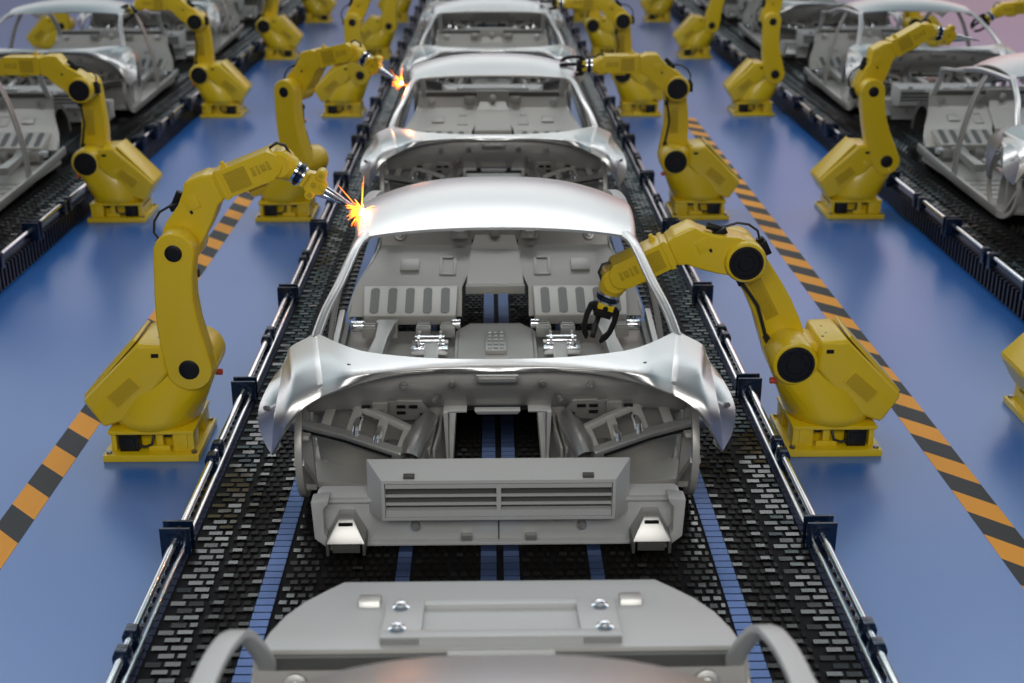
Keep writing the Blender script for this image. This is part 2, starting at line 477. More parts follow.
    D['lower_arm'] = mb.mesh('lower_arm', M['yellow'], bevel=.016, seg=3)
    mb = MB(); mb.lathe([(.056,-.190),(.056,-.199),(.051,-.202),(.02,-.202)], (0,0,0), 'y', 24)
    mb.lathe([(.046,-.190),(.046,-.199),(.041,-.202),(.02,-.202)], (0,0,L), 'y', 24)
    D['joint_cap'] = mb.mesh('joint_cap', M['black'])
    mb = MB()   # recessed cover and badge marks
    mb.prism([(-.045,.22),(.03,.22),(.03,.46),(-.045,.46)], -.055, -.042, 'y')
    for k in range(5): mb.box(-.03+0.012*k,-.024+.012*k,-.044,-.038,.24,.44)
    D['arm_cover'] = mb.mesh('arm_cover', M['yellow_vent'], bevel=.002)
    mb = MB(); mb.tube([(.075,-.04,.10),(.07,-.028,.16),(.055,-.025,.24),(.04,-.025,.33),(.05,-.025,.42),(.065,-.035,.50),(.06,-.045,.56)],.010,8)
    mb.box(.05,.085,-.055,-.028,.48,.52); mb.box(.055,.09,-.055,-.028,.10,.14)
    D['arm_cable'] = mb.mesh('arm_cable', M['rubber'])
    # forearm link, frame at J3, +x along the forearm
    cast = []
    for k in range(10):
        a = math.radians(150 + 190*k/9); cast.append((.112*math.cos(a), .112*math.sin(a)))
    cast += [(.16,.0),(.225,.055),(.29,.12),(.335,.135),(.335,.285),(.30,.292),(.285,.302),(.185,.302),(.165,.285),(.145,.255),(.09,.20),(-.02,.135)]
    mb = MB(); mb.prism(cast, -.045, .14, 'y')
    D['elbow'] = mb.mesh('elbow_casting', M['yellow'], bevel=.016, seg=3)
    mb = MB(); mb.prism([(.33,.145),(.36,.132),(.62,.132),(.67,.155),(.695,.185),(.69,.25),(.65,.288),(.36,.288),(.33,.275)], -.05, .13, 'y')
    mb.box(.345,.37,-.056,.136,.127,.294); mb.box(.385,.415,-.02,.02,.285,.305); mb.cyl((.40,0,.30),(.40,0,.322),.012,n=10)
    mb.box(.46,.56,.0,.08,.108,.14)
    D['forearm'] = mb.mesh('forearm', M['yellow'], bevel=.014, seg=3)
    mb = MB()
    for y0, y1 in ((-.056,-.05),(.13,.136)):
        for k in range(9):
            z = .160+k*.0125; mb.box(.39,.51,y0,y1,z-.004,z+.004)
    D['forearm_vent'] = mb.mesh('forearm_vent', M['yellow_vent'])
    mb = MB()
    for y0, y1 in ((-.054,-.05),(.13,.134)):
        for x0, x1, z0, z1 in ((.535,.555,.19,.24),(.565,.578,.19,.24),(.588,.615,.195,.235),(.623,.64,.19,.24)): mb.box(x0,x1,y0,y1,z0,z1)
    D['forearm_panel'] = mb.mesh('forearm_panel', M['yellow_vent'], bevel=.001)
    mb = MB(); mb.lathe([(.112,.0),(.114,.15),(.106,.165),(.1,.167)], (0,0,0), 'y', 32)
    D['elbow_housing'] = mb.mesh('elbow_housing', M['yellow'])
    mb = MB(); mb.lathe([(.092,.16),(.092,.176),(.086,.182),(.074,.182),(.07,.175),(.045,.175),(.04,.181),(.015,.181)], (0,0,0), 'y', 32)
    D['elbow_motor'] = mb.mesh('elbow_motor', M['black'])
    mb = MB(); mb.box(-.150,-.095,.02,.09,-.04,.04); mb.cyl((-.122,.055,.035),(-.122,.055,.06),.022,n=14)
    mb.box(.02,.10,.02,.09,.17,.205); mb.cyl((.05,.055,.20),(.105,.055,.25),.020,n=12); mb.box(.135,.15,.138,.146,.13,.15); mb.box(.135,.15,-.052,-.044,.13,.15)
    D['elbow_connector'] = mb.mesh('connector_block', M['black'], bevel=.004)
    mb = MB(); mb.tube([(-.122,.055,.055),(-.13,.055,.10),(-.10,.06,.155),(-.05,.06,.19),(.02,.055,.20),(.06,.055,.215)],.007,8)
    mb.tube([(.655,.04,.285),(.70,.045,.295),(.735,.05,.265),(.74,.05,.21),(.72,.05,.18)],.008,8)
    D['elbow_cable'] = mb.mesh('elbow_cable', M['rubber'])
    mb = MB(); mb.box(.13,.205,.139,.145,.15,.22)
    mb.box(.13,.205,-.051,-.044,.15,.22)
    D['elbow_plate'] = mb.mesh('elbow_plate', M['yellow'], bevel=.003)
    # wrist, frame at (.72,.04,.22) of the forearm, +x towards the tool
    mb = MB(); mb.lathe([(.06,-.075),(.075,-.06),(.075,.06),(.06,.075)], (0,0,0), 'y', 24)
    mb.lathe([(.07,.0),(.072,.06),(.06,.085),(.055,.09)], (0,0,0), 'x', 24)
    D['wrist'] = mb.mesh('wrist', M['yellow'])
    mb = MB(); mb.lathe([(.05,.080),(.062,.084),(.062,.098),(.046,.102),(.046,.126),(.058,.129),(.058,.14),(.04,.147)], (0,0,0), 'x', 24)
    D['wrist_flange'] = mb.mesh('wrist_flange', M['chrome'])
    mb = MB(); mb.lathe([(.060,.102),(.066,.106),(.066,.122),(.058,.126)], (0,0,0), 'x', 24)
    D['wrist_collar'] = mb.mesh('wrist_collar', M['navy'])
    # gripper
    mb = MB(); mb.box(.14,.175,-.05,.05,-.045,.045); mb.box(.175,.185,-.03,.03,-.03,.03)
    D['grip_body'] = mb.mesh('gripper_body', M['yellow'], bevel=.004)
    mb = MB(); mb.box(.185,.225,-.032,.032,-.048,.048); mb.cyl((.165,-.053,.0),(.165,.053,.0),.016,n=12)
    D['palm'] = mb.mesh('gripper_palm', M['black'], bevel=.004)
    mb = MB(); mb.box(.14,.175,-.05,.05,-.045,.045)
    D['grip_body'] = mb.mesh('gripper_body', M['yellow'], bevel=.004)
    mb = MB(); mb.prism([(.155,.03),(.175,.058),(.24,.066),(.305,.060),(.345,.036),(.372,.034),(.378,.046),(.345,.074),(.305,.088),(.24,.094),(.17,.088),(.15,.062)], -.014, .014, 'y')
    mb.box(.16,.205,-.02,.02,.02,.06)
    D['finger'] = mb.mesh('gripper_finger', M['black'], bevel=.004)
    # welding gun
    mb = MB()
    ang = [(.175,.0),(.215,.045),(.265,.035),(.275,-.03),(.215,-.05)]
    mb.box(.14,.16,-.05,.05,-.04,.04)
    mb.prism([(.15,-.04),(.15,.04),(.20,.06),(.24,.05),(.275,.022),(.275,-.022),(.24,-.05),(.2,-.06)], -.022, .04, 'y')
    for x, z, r in ((.215,.062,.03),(.215,-.062,.028),(.255,.012,.02)):
        mb.lathe([(r-.004,-.035),(r,-.03),(r,.045),(r-.004,.05)], (x,0,z), 'y', 18)
    D['weld_body'] = mb.mesh('gun_bracket', M['yellow'], bevel=0)
    mb = MB()
    for x, z in ((.215,.062),(.215,-.062),(.205,0)):
        mb.lathe([(.014,-.038),(.014,-.034),(.005,-.034)], (x,0,z), 'y', 12)
    D['weld_bolt'] = mb.mesh('gun_bolt', M['yellow_vent'])
    mb = MB(); mb.tube([(.27,0,0),(.34,0,0),(.40,0,0),(.44,0,0)],[.024,.021,.014,.012],16)
    mb.tube([(.24,.02,-.05),(.31,.015,-.035),(.38,.01,-.02)],[.012,.010,.006],10)
    D['weld_nozzle'] = mb.mesh('torch_nozzle', M['chrome'])
    mb = MB(); mb.tube([(.43,0,0),(.50,0,0)],[.008,.004],10)
    D['weld_tip'] = mb.mesh('torch_tip', M['dark_steel'])
    return D
RD = robot_meshes()
RD = {k: ([m] if k in ('arm_cover',) else split_mesh(m, .012 if k in ('vent_slats','forearm_vent','forearm_panel','socket','vent_frame') else .002)) for k, m in RD.items()}
def part(name, key, parent, loc=(0,0,0), rot=(0,0,0)):
    os_ = [obj(name, m, parent, loc, rot) for m in RD[key]]
    return os_[0]
def make_robot(x, y, facing, lean, fore, wrist, tool, label, far=False, yaw=0):
    """lean: forward tilt of the lower arm, fore: elevation of the forearm, wrist: pitch of the tool, degrees"""
    r = bpy.data.objects.new('industrial_robot', None); COL.objects.link(r)
    r.location = (x, y, 0); r.rotation_euler = (0, 0, 0 if facing > 0 else PI)
    tag(r, label, 'robot', 'yellow robot arms beside the assembly lines')
    b = part('base_plate','base_plate',r); part('base_bolt','bolts',b)
    c = part('base_column','base_column',r); part('junction_box','junction_box',c); part('base_cable','base_cable',c)
    t = part('turret','turret',r); part('shoulder_gusset','gusset',t)
    h = part('motor_housing','motor_housing',r); part('housing_lid','lid',h); part('vent_frame','vent_frame',h)
    part('vent_slats','vent_slats',h); part('cable_socket','socket',h)
    s = part('shoulder_housing','shoulder_housing',r); part('shoulder_motor','shoulder_motor',s)
    if not far: part('limit_cap','red_cap',s)['label'] = 'red cap'
    a = math.radians(lean); yw = math.radians(yaw); cy_, sy_ = math.cos(yw), math.sin(yw)
    def rz(p): return (p[0]*cy_-p[1]*sy_, p[0]*sy_+p[1]*cy_, p[2])
    for o in (t, h, s): o.rotation_euler = (0, 0, yw)
    la = part('lower_arm','lower_arm',r,rz((.245,0,.53)),(0,a,yw))
    part('joint_cap','joint_cap',la); part('arm_cover','arm_cover',la); part('arm_cable','arm_cable',la)
    j3 = (.245+.66*math.sin(a), 0, .53+.66*math.cos(a))
    f = math.radians(-fore)
    el = part('elbow_casting','elbow',r,rz(j3),(0,f,yw))
    part('elbow_housing','elbow_housing',el); part('elbow_motor','elbow_motor',el); part('connector_block','elbow_connector',el)
    part('elbow_cable','elbow_cable',el); part('elbow_plate','elbow_plate',el)
    fo = part('forearm','forearm',r,rz(j3),(0,f,yw)); part('forearm_vent','forearm_vent',fo); part('forearm_panel','forearm_panel',fo)
    wx = j3[0] + .675*math.cos(-f) - .19*math.sin(-f); wz = j3[2] + .675*math.sin(-f) + .19*math.cos(-f)
    w = math.radians(-(fore+wrist))
    wr = part('wrist','wrist',r,rz((wx,.04,wz)),(0,w,yw)); part('wrist_flange','wrist_flange',wr); part('wrist_collar','wrist_collar',wr)
    if tool == 'grip':
        g = part('gripper','grip_body',r,rz((wx,.04,wz)),(0,w,yw))
        part('gripper_finger','finger',g)
        part('gripper_palm','palm',g)
        part('gripper_finger','finger',g,(0,0,0),(PI,0,0)); part('gripper_finger','finger',g,(0,0,0),(PI/2,0,0))
    else:
        g = part('welding_gun','weld_body',r,rz((wx,.04,wz)),(0,w,yw)); part('gun_bolt','weld_bolt',g)
        part('torch_nozzle','weld_nozzle',g); part('torch_tip','weld_tip',g)
    # world position of the tool tip
    tip = (.50 if tool == 'weld' else .36)
    tx = wx + tip*math.cos(-w); tz = wz + tip*math.sin(-w)
    q = rz((tx, .04, tz)); return (x + facing*q[0], y + facing*q[1], tz)
YR = 6.62
tips = {}
def Y(n): return YR + PITCH*n
# left side of the middle line (welders)
tips['A0'] = make_robot(-1.925, Y(0), 1, -2, 22, -55, 'weld', 'yellow welding robot in the left foreground, torch sparking at the nearest roof corner')
tips['A1'] = make_robot(-1.93, Y(1), 1, -7, 14, -42, 'weld', 'yellow welding robot with backward-leaning arm, left of the second car body', yaw=-24)
make_robot(-1.93, Y(2), 1, -6, 25, -43, 'weld', 'yellow welding robot left of the middle line, beside the third car body', True)
make_robot(-1.93, Y(3), 1, 10, 21, -43, 'weld', 'small distant yellow welding robot left of the middle line, fourth from the front', True)
make_robot(-1.93, Y(4), 1, 0, 21, -43, 'weld', 'farthest yellow welding robot left of the middle line, at the top edge', True)
# right side of the middle line (grippers)
make_robot(1.885, Y(0), -1, 28, -26, -47, 'grip', 'yellow robot in the right foreground reaching its black claw into the nearest car')
make_robot(1.90, Y(1), -1, 1, 0, 0, 'grip', 'yellow gripper robot with level forearm reaching to the second car body from the right')
make_robot(1.90, Y(2), -1, 1, 2, 0, 'grip', 'yellow gripper robot right of the middle line, beside the third car body', True)
make_robot(1.90, Y(3), -1, 1, 0, 0, 'grip', 'small distant yellow gripper robot right of the middle line, fourth from the front', True)
make_robot(1.90, Y(4), -1, 1, 0, 0, 'grip', 'farthest yellow gripper robot right of the middle line, at the top edge', True)
# right-hand edge of the left line
make_robot(-3.46, Y(1), -1, -2, 0, 0, 'grip', 'nearest yellow gripper robot beside the left conveyor, level forearm leaving the left edge')
make_robot(-3.48, Y(2), -1, 0, 2, -30, 'grip', 'second yellow gripper robot beside the left conveyor, claw over a silver car body')
make_robot(-3.48, Y(3), -1, -14, 0, 0, 'grip', 'third yellow gripper robot beside the left conveyor, near the top edge', True)
make_robot(-3.48, Y(4), -1, -5, 0, 0, 'grip', 'farthest yellow gripper robot beside the left conveyor', True)
# left-hand edge of the right line
make_robot(3.34, Y(1), 1, -16, 30, -40, 'weld', 'nearest yellow welding robot beside the right conveyor, forearm raised to the right')
make_robot(3.36, Y(2), 1, -6.5, 40, -40, 'weld', 'second yellow welding robot beside the right conveyor, upright arm')
make_robot(3.36, Y(3), 1, 16, 30, -40, 'weld', 'third yellow robot beside the right conveyor, arm leaning towards its line', True)
make_robot(3.36, Y(4), 1, 0, 25, -40, 'weld', 'farthest yellow robot beside the right conveyor, at the top edge', True)
make_robot(3.38, YR+.25, 1, 0, 25, -40, 'weld', 'yellow robot cut off by the right edge, only its rear corner showing')
# outer sides of the outer lines
make_robot(-7.28, Y(3)+.1, 1, 4, 25, -43, 'weld', 'yellow robot standing behind the silver car bodies of the left line', True)
make_robot(7.22, Y(2), -1, -12, -6, -30, 'grip', 'yellow gripper robot entering from the top right corner, claw hanging over the right line', True)
make_robot(7.20, Y(3), -1, 1, 0, 0, 'grip', 'yellow robot standing behind the far car body of the right line', True)

# ------------------------------------------------------------------ car body (built once; coordinates are those of the car at y0 = 0)
def smooth_curve(pts, n=6):
    """Catmull-Rom through pts"""
    P = [Vector(p) for p in pts]; P = [P[0]*2-P[1]] + P + [P[-1]*2-P[-2]]; out = []
    for i in range(1, len(P)-2):
        for k in range(n):
            t = k/n; a, b, c, d = P[i-1:i+3]
            out.append(0.5*((2*b)+(c-a)*t+(2*a-5*b+4*c-d)*t*t+(3*b-a-3*c+d)*t**3))
    out.append(P[-2]); return out
def refine(rows, n=4, m=4):
    r1 = [smooth_curve(r, n) for r in rows]
    cols = [smooth_curve([r[j] for r in r1], m) for j in range(len(r1[0]))]
    return [[cols[j][i] for j in range(len(cols))] for i in range(len(cols[0]))]
CY = 6.6   # y of the car origin in the coordinates below
def build_car():
    root = bpy.data.objects.new('car_body', None); COL.objects.link(root); root.location = (0, CY, 0.2)
    off = (0, -CY, -0.2)
    def P(name, me, parent=None):
        return obj(name, me, parent or root, off if parent is None else (0,0,0))
    # --- roof
    rows = []
    S = 14; T = 24
    for i in range(S+1):
        s = i/S; r = []
        zc = 1.318 + .44*s - .475*s*s
        for j in range(T+1):
            t = -1 + 2*j/T; at = abs(t)
            hw = .70 + .05*math.sin(PI*min(1, s)*.5)
            yf = 6.45 - .155*at**2.2; yr = 7.61 - .14*at**3
            y = yf + (yr-yf)*s
            drop = (.004 + .15*s)*at**2.8 + .008*at**10
            x = hw*t*(1 - .0*s)
            r.append((x, y, zc-drop))
        rows.append(r)
    mb = MB(); mb.grid(rows, .014)
    # round the front edge
    P('roof', mb.mesh('roof', M['skin'], smooth=50))
    mb = MB()
    for sg in (-1, 1):
        X = lambda x: x*sg
        # a pillar
        pts = smooth_curve([(X(.675),6.36,1.300),(X(.71),6.22,1.285),(X(.77),5.95,1.18),(X(.825),5.79,1.09),(X(.862),5.66,1.00)], 5)
        mb = MB(); mb.tube(pts, [.034]*3+[.026]*(len(pts)-6)+[.026,.026,.024], 12, flat=((0,.5,1),.6))
        P('windshield_pillar', mb.mesh('windshield_pillar', M['skin'], smooth=50))
        # roof side rail, door header
        pts = smooth_curve([(X(.70),6.30,1.285),(X(.725),6.6,1.29),(X(.740),6.9,1.28),(X(.750),7.2,1.24),(X(.755),7.5,1.18)], 4)
        mb = MB(); mb.tube(pts, .026, 10); P('roof_rail', mb.mesh('roof_rail', M['skin'], smooth=60))
        # b pillar: two parallel strips bowed outwards
        mb = MB()
        for dy, w in ((0,.035),(.055,.025)):
            pts = smooth_curve([(X(.70),6.80+dy,1.285),(X(.80),6.77+dy,1.10),(X(.885),6.73+dy,.85),(X(.94),6.70+dy,.58),(X(.965),6.67+dy,.31)], 6)
            mb.strip(pts, w, .022, (0,1,0))
        pts = smooth_curve([(X(.69),6.83,1.28),(X(.79),6.80,1.10),(X(.872),6.76,.85),(X(.927),6.73,.58),(X(.95),6.70,.31)], 6)
        mb.strip(pts, .075, .008, (0,1,0))
        P('door_pillar', mb.mesh('door_pillar', M['body_light'], bevel=.002))
        # c pillar hoop
        pts = smooth_curve([(X(.750),7.30,1.215),(X(.765),7.6,1.175),(X(.76),7.82,1.15),(X(.735),7.955,1.12),(X(.715),8.05,1.02),(X(.712),8.17,.88),(X(.72),8.24,.80)], 5)
        mb = MB(); mb.strip(pts, [.07]*6+[.065]*8+[.055]*(len(pts)-14), .025, (1,0,0)); 
        P('rear_pillar', mb.mesh('rear_pillar', M['panel'], bevel=.006, smooth=50))
        # sill
        mb = MB(); mb.strip([(X(.93),5.62,.26),(X(.945),5.80,.275),(X(.965),6.6,.315),(X(.975),7.3,.355),(X(.98),7.70,.385)], .035, .075, (1,0,0))
        sl = P('sill', mb.mesh('sill', M['body_light'], bevel=.006))
        mb = MB(); mb.strip([(X(.91),5.7,.245),(X(.935),6.6,.28),(X(.94),7.6,.335)], .03, .07, (1,0,0))
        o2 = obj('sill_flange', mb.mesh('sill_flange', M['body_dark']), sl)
        # fender
        F = [  # columns from the cowl crease outwards; five rows top -> lower edge
          [(.859,5.68,1.019),(.814,5.42,.999),(.784,5.26,.953),(.78,5.22,.929),(.78,5.20,.899)],
          [(.977,5.62,.973),(.925,5.38,.961),(.893,5.27,.933),(.877,5.20,.895),(.869,5.17,.85)],
          [(.996,5.60,.933),(.951,5.36,.93),(.936,5.24,.898),(.938,5.17,.846),(.945,5.15,.762)],
          [(1.009,5.55,.903),(.993,5.38,.898),(.992,5.24,.854),(.999,5.18,.785),(1.019,5.17,.625)]]
        F = [[(X(x),y,z) for x,y,z in c] for c in F]
        if sg > 0: F = F[::-1]
        mb = MB(); mb.grid(refine(F,4,4), .012, (-.5*sg,.6,-.4))
        fe = P('front_fender', mb.mesh('front_fender', M['skin'], smooth=60))
        # outer facet of the fender
        G = [[(1.009,5.55,.903),(.994,5.385,.897),(.994,5.245,.854),(1.001,5.185,.785),(1.02,5.172,.625)],
             [(1.012,5.552,.902),(1.053,5.41,.868),(1.088,5.30,.79),(1.08,5.27,.682),(1.025,5.195,.615)],
             [(1.013,5.58,.895),(1.04,5.49,.85),(1.055,5.42,.78),(1.04,5.36,.69),(1.0,5.26,.625)]]
        G = [[(X(x),y,z) for x,y,z in c] for c in G]
        mb = MB(); mb.grid([smooth_curve(c, 4) for c in G], .012, (-1*sg,.3,0))
        ff = obj('fender_side', mb.mesh('fender_side', M['skin'], smooth=50), fe)
        H = [[(.859,5.68,1.019),(.915,5.88,.935),(.960,5.99,.82),(.972,5.96,.68),(.955,5.93,.50)],
             [(.977,5.62,.973),(1.0,5.76,.89),(.995,5.84,.77),(.985,5.86,.65),(.955,5.885,.50)],
             [(1.012,5.555,.900),(1.02,5.62,.82),(1.0,5.72,.745),(.975,5.82,.62),(.95,5.86,.50)]]
        H = [[(X(x),y,z) for x,y,z in c] for c in H]
        mb = MB(); mb.grid([smooth_curve(c, 4) for c in H], .012, (-1*sg,-.2,-.3))
        obj('arch_panel', mb.mesh('arch_panel', M['skin'], smooth=60), fe)
        mb = MB(); mb.cyl((X(1.03),5.30,.80),(X(1.045),5.245,.822),.012,n=10); mb.cyl((X(1.0),5.56,.80),(X(1.035),5.59,.815),.01,n=10)
        obj('fender_bolt', mb.mesh('fender_bolt', M['dark_steel']), fe)
        # wheel arch ring with bracing
        ring = []
        for k in range(37):
            a = 2*PI*k/36
            ring.append((X(.93+.01*math.sin(a)), 5.60+.30*math.sin(a), .505+.26*math.cos(a)))
        mb = MB(); mb.strip(ring, .034, .036, (1,0,0))
        wa = P('wheel_arch', mb.mesh('wheel_arch', M['body'], bevel=.004, smooth=50))
        mb = MB()
        mb.strip([(X(.92),5.52,.74),(X(.90),5.52,.27)], .05, .03, (1,0,0))
        mb.strip([(X(.90),5.56,.27),(X(.92),5.30,.52)], .05, .03, (1,0,0))
        mb.strip([(X(.90),5.35,.62),(X(.89),5.60,.58),(X(.90),5.86,.60)], .05, .02, (1,0,0))
        obj('arch_brace', mb.mesh('arch_brace', M['body'], bevel=.003), wa)
        # inner wheelhouse wall, faces the front
        mb = MB()
        w = [[(X(.86),5.40,.80),(X(.72),5.38,.80),(X(.50),5.40,.80),(X(.24),5.42,.80)],
             [(X(.85),5.42,.60),(X(.72),5.36,.60),(X(.50),5.38,.60),(X(.24),5.42,.60)],
             [(X(.84),5.46,.43),(X(.72),5.40,.42),(X(.50),5.42,.42),(X(.24),5.44,.42)]]
        mb.grid(refine(w,3,3), .015, (0,1,0)); P('wheelhouse', mb.mesh('wheelhouse', M['body'], smooth=60))
        # chrome strut rail
        A = [(X(.945),5.21,.765),(X(.671),5.08,.755),(X(.41),4.95,.722)]
        mb = MB(); mb.strip(A, .06, .045, (0,-.35,1)); 
        fr = P('strut_rail', mb.mesh('strut_rail', M['body_light'], bevel=.010, smooth=50, seg=3))
        mb = MB(); mb.strip([(X(.88),5.155,.755),(X(.668),5.054,.747),(X(.46),4.948,.722)], .010, .012, (0,-.35,1))
        obj('rail_groove', mb.mesh('rail_groove', M['black']), fr)
        # strut tower: slanted tube with open end
        mb = MB(); mb.tube([(X(.382),4.93,.715),(X(.365),5.0,.75),(X(.33),5.10,.785),(X(.30),5.18,.80)], [.046,.050,.048,.036], 20, caps=False)
        mb.tube([(X(.382),4.93,.715),(X(.381),4.933,.717),(X(.365),5.0,.745)], [.046,.034,.032], 20, caps=False)
        mb.tube([(X(.35),5.06,.62),(X(.34),5.09,.76)], [.05,.045], 16)
        P('strut_tower', mb.mesh('strut_tower', M['skin'], fix=False, smooth=60))
        mb = MB()
        for q in (.285,.262): mb.strip([(X(q+.02),5.05,.68),(X(q),5.2,.71),(X(q-.01),5.40,.73)], .012, .06, (1,0,0))
        P('tower_rib', mb.mesh('tower_rib', M['body'], bevel=.005))
        # windowed apron panel behind the rail
        mb = MB()
        top = [(X(.92),5.36,.85),(X(.68),5.27,.835),(X(.49),5.16,.805),(X(.37),5.08,.78)]
        mb.strip(top, .03, .03, (0,1,0))
        low = [(X(.90),5.09,.85),(X(.66),5.00,.835),(X(.41),4.88,.80)]
        for a, b in (((.90,5.35,.845),(.91,5.20,.785)),((.74,5.29,.835),(.765,5.13,.775)),((.62,5.24,.825),(.65,5.08,.765)),((.50,5.165,.805),(.525,5.02,.745)),((.39,5.09,.78),(.42,4.98,.735))):
            mb.strip([(X(a[0]),a[1],a[2]),(X(b[0]),b[1],b[2])], .045, .02, (1,0,0))
        P('apron_frame', mb.mesh('apron_frame', M['body'], bevel=.003))
        mb = MB()
        for q, y0, z0 in ((.62,5.085,.785),(.525,5.03,.765)):
            mb.tube([(X(q),y0-.03,z0-.02),(X(q),y0-.01,z0+.012),(X(q-.005),y0+.05,z0+.02),(X(q-.01),y0+.09,z0+.01)], .019, 10)
        mb.lathe([(.05,0),(.058,.02),(.045,.05)], (X(.47),5.10,.66), 'z', 20)
        P('chrome_clip', mb.mesh('chrome_clip', M['chrome']))
        # bracket plate on the firewall
        mb = MB()
        mb.box(min(X(.37),X(.625)),max(X(.37),X(.625)),5.325,5.345,.735,.815)
        mb.prism([(X(.29),.73),(X(.46),.725),(X(.46),.822),(X(.345),.818)], 5.315, 5.35, 'y')
        mb.box(min(X(.50),X(.57)),max(X(.50),X(.57)),5.30,5.33,.73,.815)
        br = P('bracket_plate', mb.mesh('bracket_plate', M['body'], bevel=.004))
        mb = MB()
        for x, z in ((.60,.795),(.60,.765),(.44,.795),(.44,.765),(.385,.795),(.335,.755)):
            mb.box(min(X(x-.02),X(x+.02)),max(X(x-.02),X(x+.02)),5.306,5.318,z-.006,z+.006)
        obj('bracket_slot', mb.mesh('bracket_slot', M['black']), br)
        # tow support under the beam
        mb = MB()
        x0 = .607
        v = [(-.078,4.40,.605),(.078,4.40,.605),(.078,4.53,.605),(-.078,4.53,.605),(-.030,4.455,.69),(.030,4.455,.69),(.030,4.53,.70),(-.030,4.53,.70)]
        mb._add([(X(x0)+a,b,c) for a,b,c in v], [(0,3,2,1),(4,5,6,7),(0,1,5,4),(1,2,6,5),(2,3,7,6),(3,0,4,7)])
        ts = P('jack_point', mb.mesh('jack_point', M['body_light'], bevel=.006))
        mb = MB(); 
        for q in (-.078,.066): mb.box(X(x0)+q,X(x0)+q+.012,4.405,4.51,.55,.61)
        mb.box(X(x0)-.055,X(x0)+.055,4.42,4.51,.555,.606)
        obj('jack_socket', mb.mesh('jack_socket', M['body_dark'], bevel=.003), ts)
        mb = MB(); mb.box(X(x0)-.028,X(x0)+.028,4.436,4.452,.668,.678); obj('jack_slot', mb.mesh('jack_slot', M['black']), ts)
        # slotted seat panel
        mb = MB()
        xa, xb = .25, .845
        for q in (0,):
            yT, zT, yB, zB = 7.77, .555, 7.49, .452
            mb._add([(X(xa),yB,zB),(X(xb-.02),yB,zB),(X(xb),yT,zT),(X(xa-.01),yT,zT),(X(xa),yB+.02,zB-.07),(X(xb-.02),yB+.02,zB-.07),(X(xb),yT+.06,zT-.06),(X(xa-.01),yT+.06,zT-.06)],
                    [(0,1,2,3),(4,7,6,5),(0,4,5,1),(1,5,6,2),(2,6,7,3),(3,7,4,0)])
        sp = P('seat_panel', mb.mesh('seat_panel', M['body'], bevel=.008, seg=3))
        mb = MB()
        for k in range(5):
            cx = .318+.112*k; prof = []
            for q in range(16):
                a = 2*PI*q/16
                u = .029*math.cos(a); vv = .105*(1 if math.sin(a) > 0 else -1)+.029*math.sin(a)
                prof.append((u, vv))
            n = Vector((0,-.345,.939)); tdir = Vector((0,.939,.345)); c = Vector((X(cx),7.63,.5035))
            vs = [c+Vector((u,0,0))+tdir*vv*.95+n*.003 for u,vv in prof]; vs2 = [p-n*.012 for p in vs]
            mb._add(vs+vs2, [tuple(range(16))]+[(i,i+16,(i+1)%16+16,(i+1)%16) for i in range(16)])
        obj('panel_slot', mb.mesh('panel_slot', M['body_dark']), sp)
        # rear bulkhead half
        mb = MB()
        prof = [(7.98,.42),(7.77,.53),(8.15,.70),(8.20,.715),(8.245,.852)]
        rows_ = []
        for (y, z), xo in (((7.62,.40),.93),((7.80,.535),.905),((7.98,.62),.83),((8.15,.70),.765),((8.165,.71),.762),((8.235,.872),.745)):
            rows_.append([(X(.235 - (.08 if z > .6 else 0.02)), y, z), (X(.5), y, z), (X(xo), y, z)])
        mb.grid(rows_, .02, (0,.8,-.5))
        P('rear_bulkhead', mb.mesh('rear_bulkhead', M['body'], bevel=.0, smooth=20))
        # embossings on the bulkhead
        nrm = Vector((0,-.42,.905)); td = Vector((0,.905,.42))
        def on(x, s): return Vector((X(x), 7.80, .535)) + td*s
        def plate(mb, x, s, w, h, t0, t1):
            c = on(x, s)
            vs = []
            for t in (t0, t1):
                for a, b in ((-w,-h),(w,-h),(w,h),(-w,h)): vs.append(c+Vector((a,0,0))+td*b+nrm*t)
            mb._add(vs, [(0,3,2,1),(4,5,6,7),(0,1,5,4),(1,2,6,5),(2,3,7,6),(3,0,4,7)])
        mb = MB()
        plate(mb, .56, .20, .062, .055, -.005, .022)
        P('bulkhead_pad', mb.mesh('bulkhead_pad', M['body'], bevel=.008))
        mb = MB()
        for a in (-1,1):
            plate(mb, .31+.045*a, .20, .010, .085, 0, .010)
        for a in (-1,1):
            plate(mb, .31, .20+.080*a, .05, .010, 0, .010)
        P('bulkhead_frame', mb.mesh('bulkhead_frame', M['body'], bevel=.003))
        mb = MB(); c = Vector((X(.63),8.185,.775)); n2 = Vector((0,-.9,.43))
        mb.cyl(c-n2*.01, c+n2*.016, .042, .038, 20); mb.cyl(c+n2*.01, c+n2*.026, .022, .018, 16)
        P('bulkhead_plug', mb.mesh('bulkhead_plug', M['body_light'], bevel=.003))
        mb = MB(); mb.box(min(X(.205),X(.265)),max(X(.205),X(.265)),8.13,8.2,.765,.815); mb.box(min(X(.18),X(.29)),max(X(.18),X(.29)),8.155,8.2,.755,.825)
        P('belt_anchor', mb.mesh('belt_anchor', M['body_light'], bevel=.004))
        # quarter flange and rear wheelhouse
        edge = [(X(.745),8.235,.872),(X(.765),8.15,.72),(X(.82),7.99,.63),(X(.885),7.84,.545),(X(.925),7.70,.45),(X(.93),7.62,.38)]
        e2 = [(x-.02*sg*1.0,y+.05,z-.01) for x,y,z in edge]
        mb = MB(); mb.grid([smooth_curve(edge,4), smooth_curve(e2,4)], .012, (sg,0,0))
        P('quarter_flange', mb.mesh('quarter_flange', M['body_light'], smooth=60))
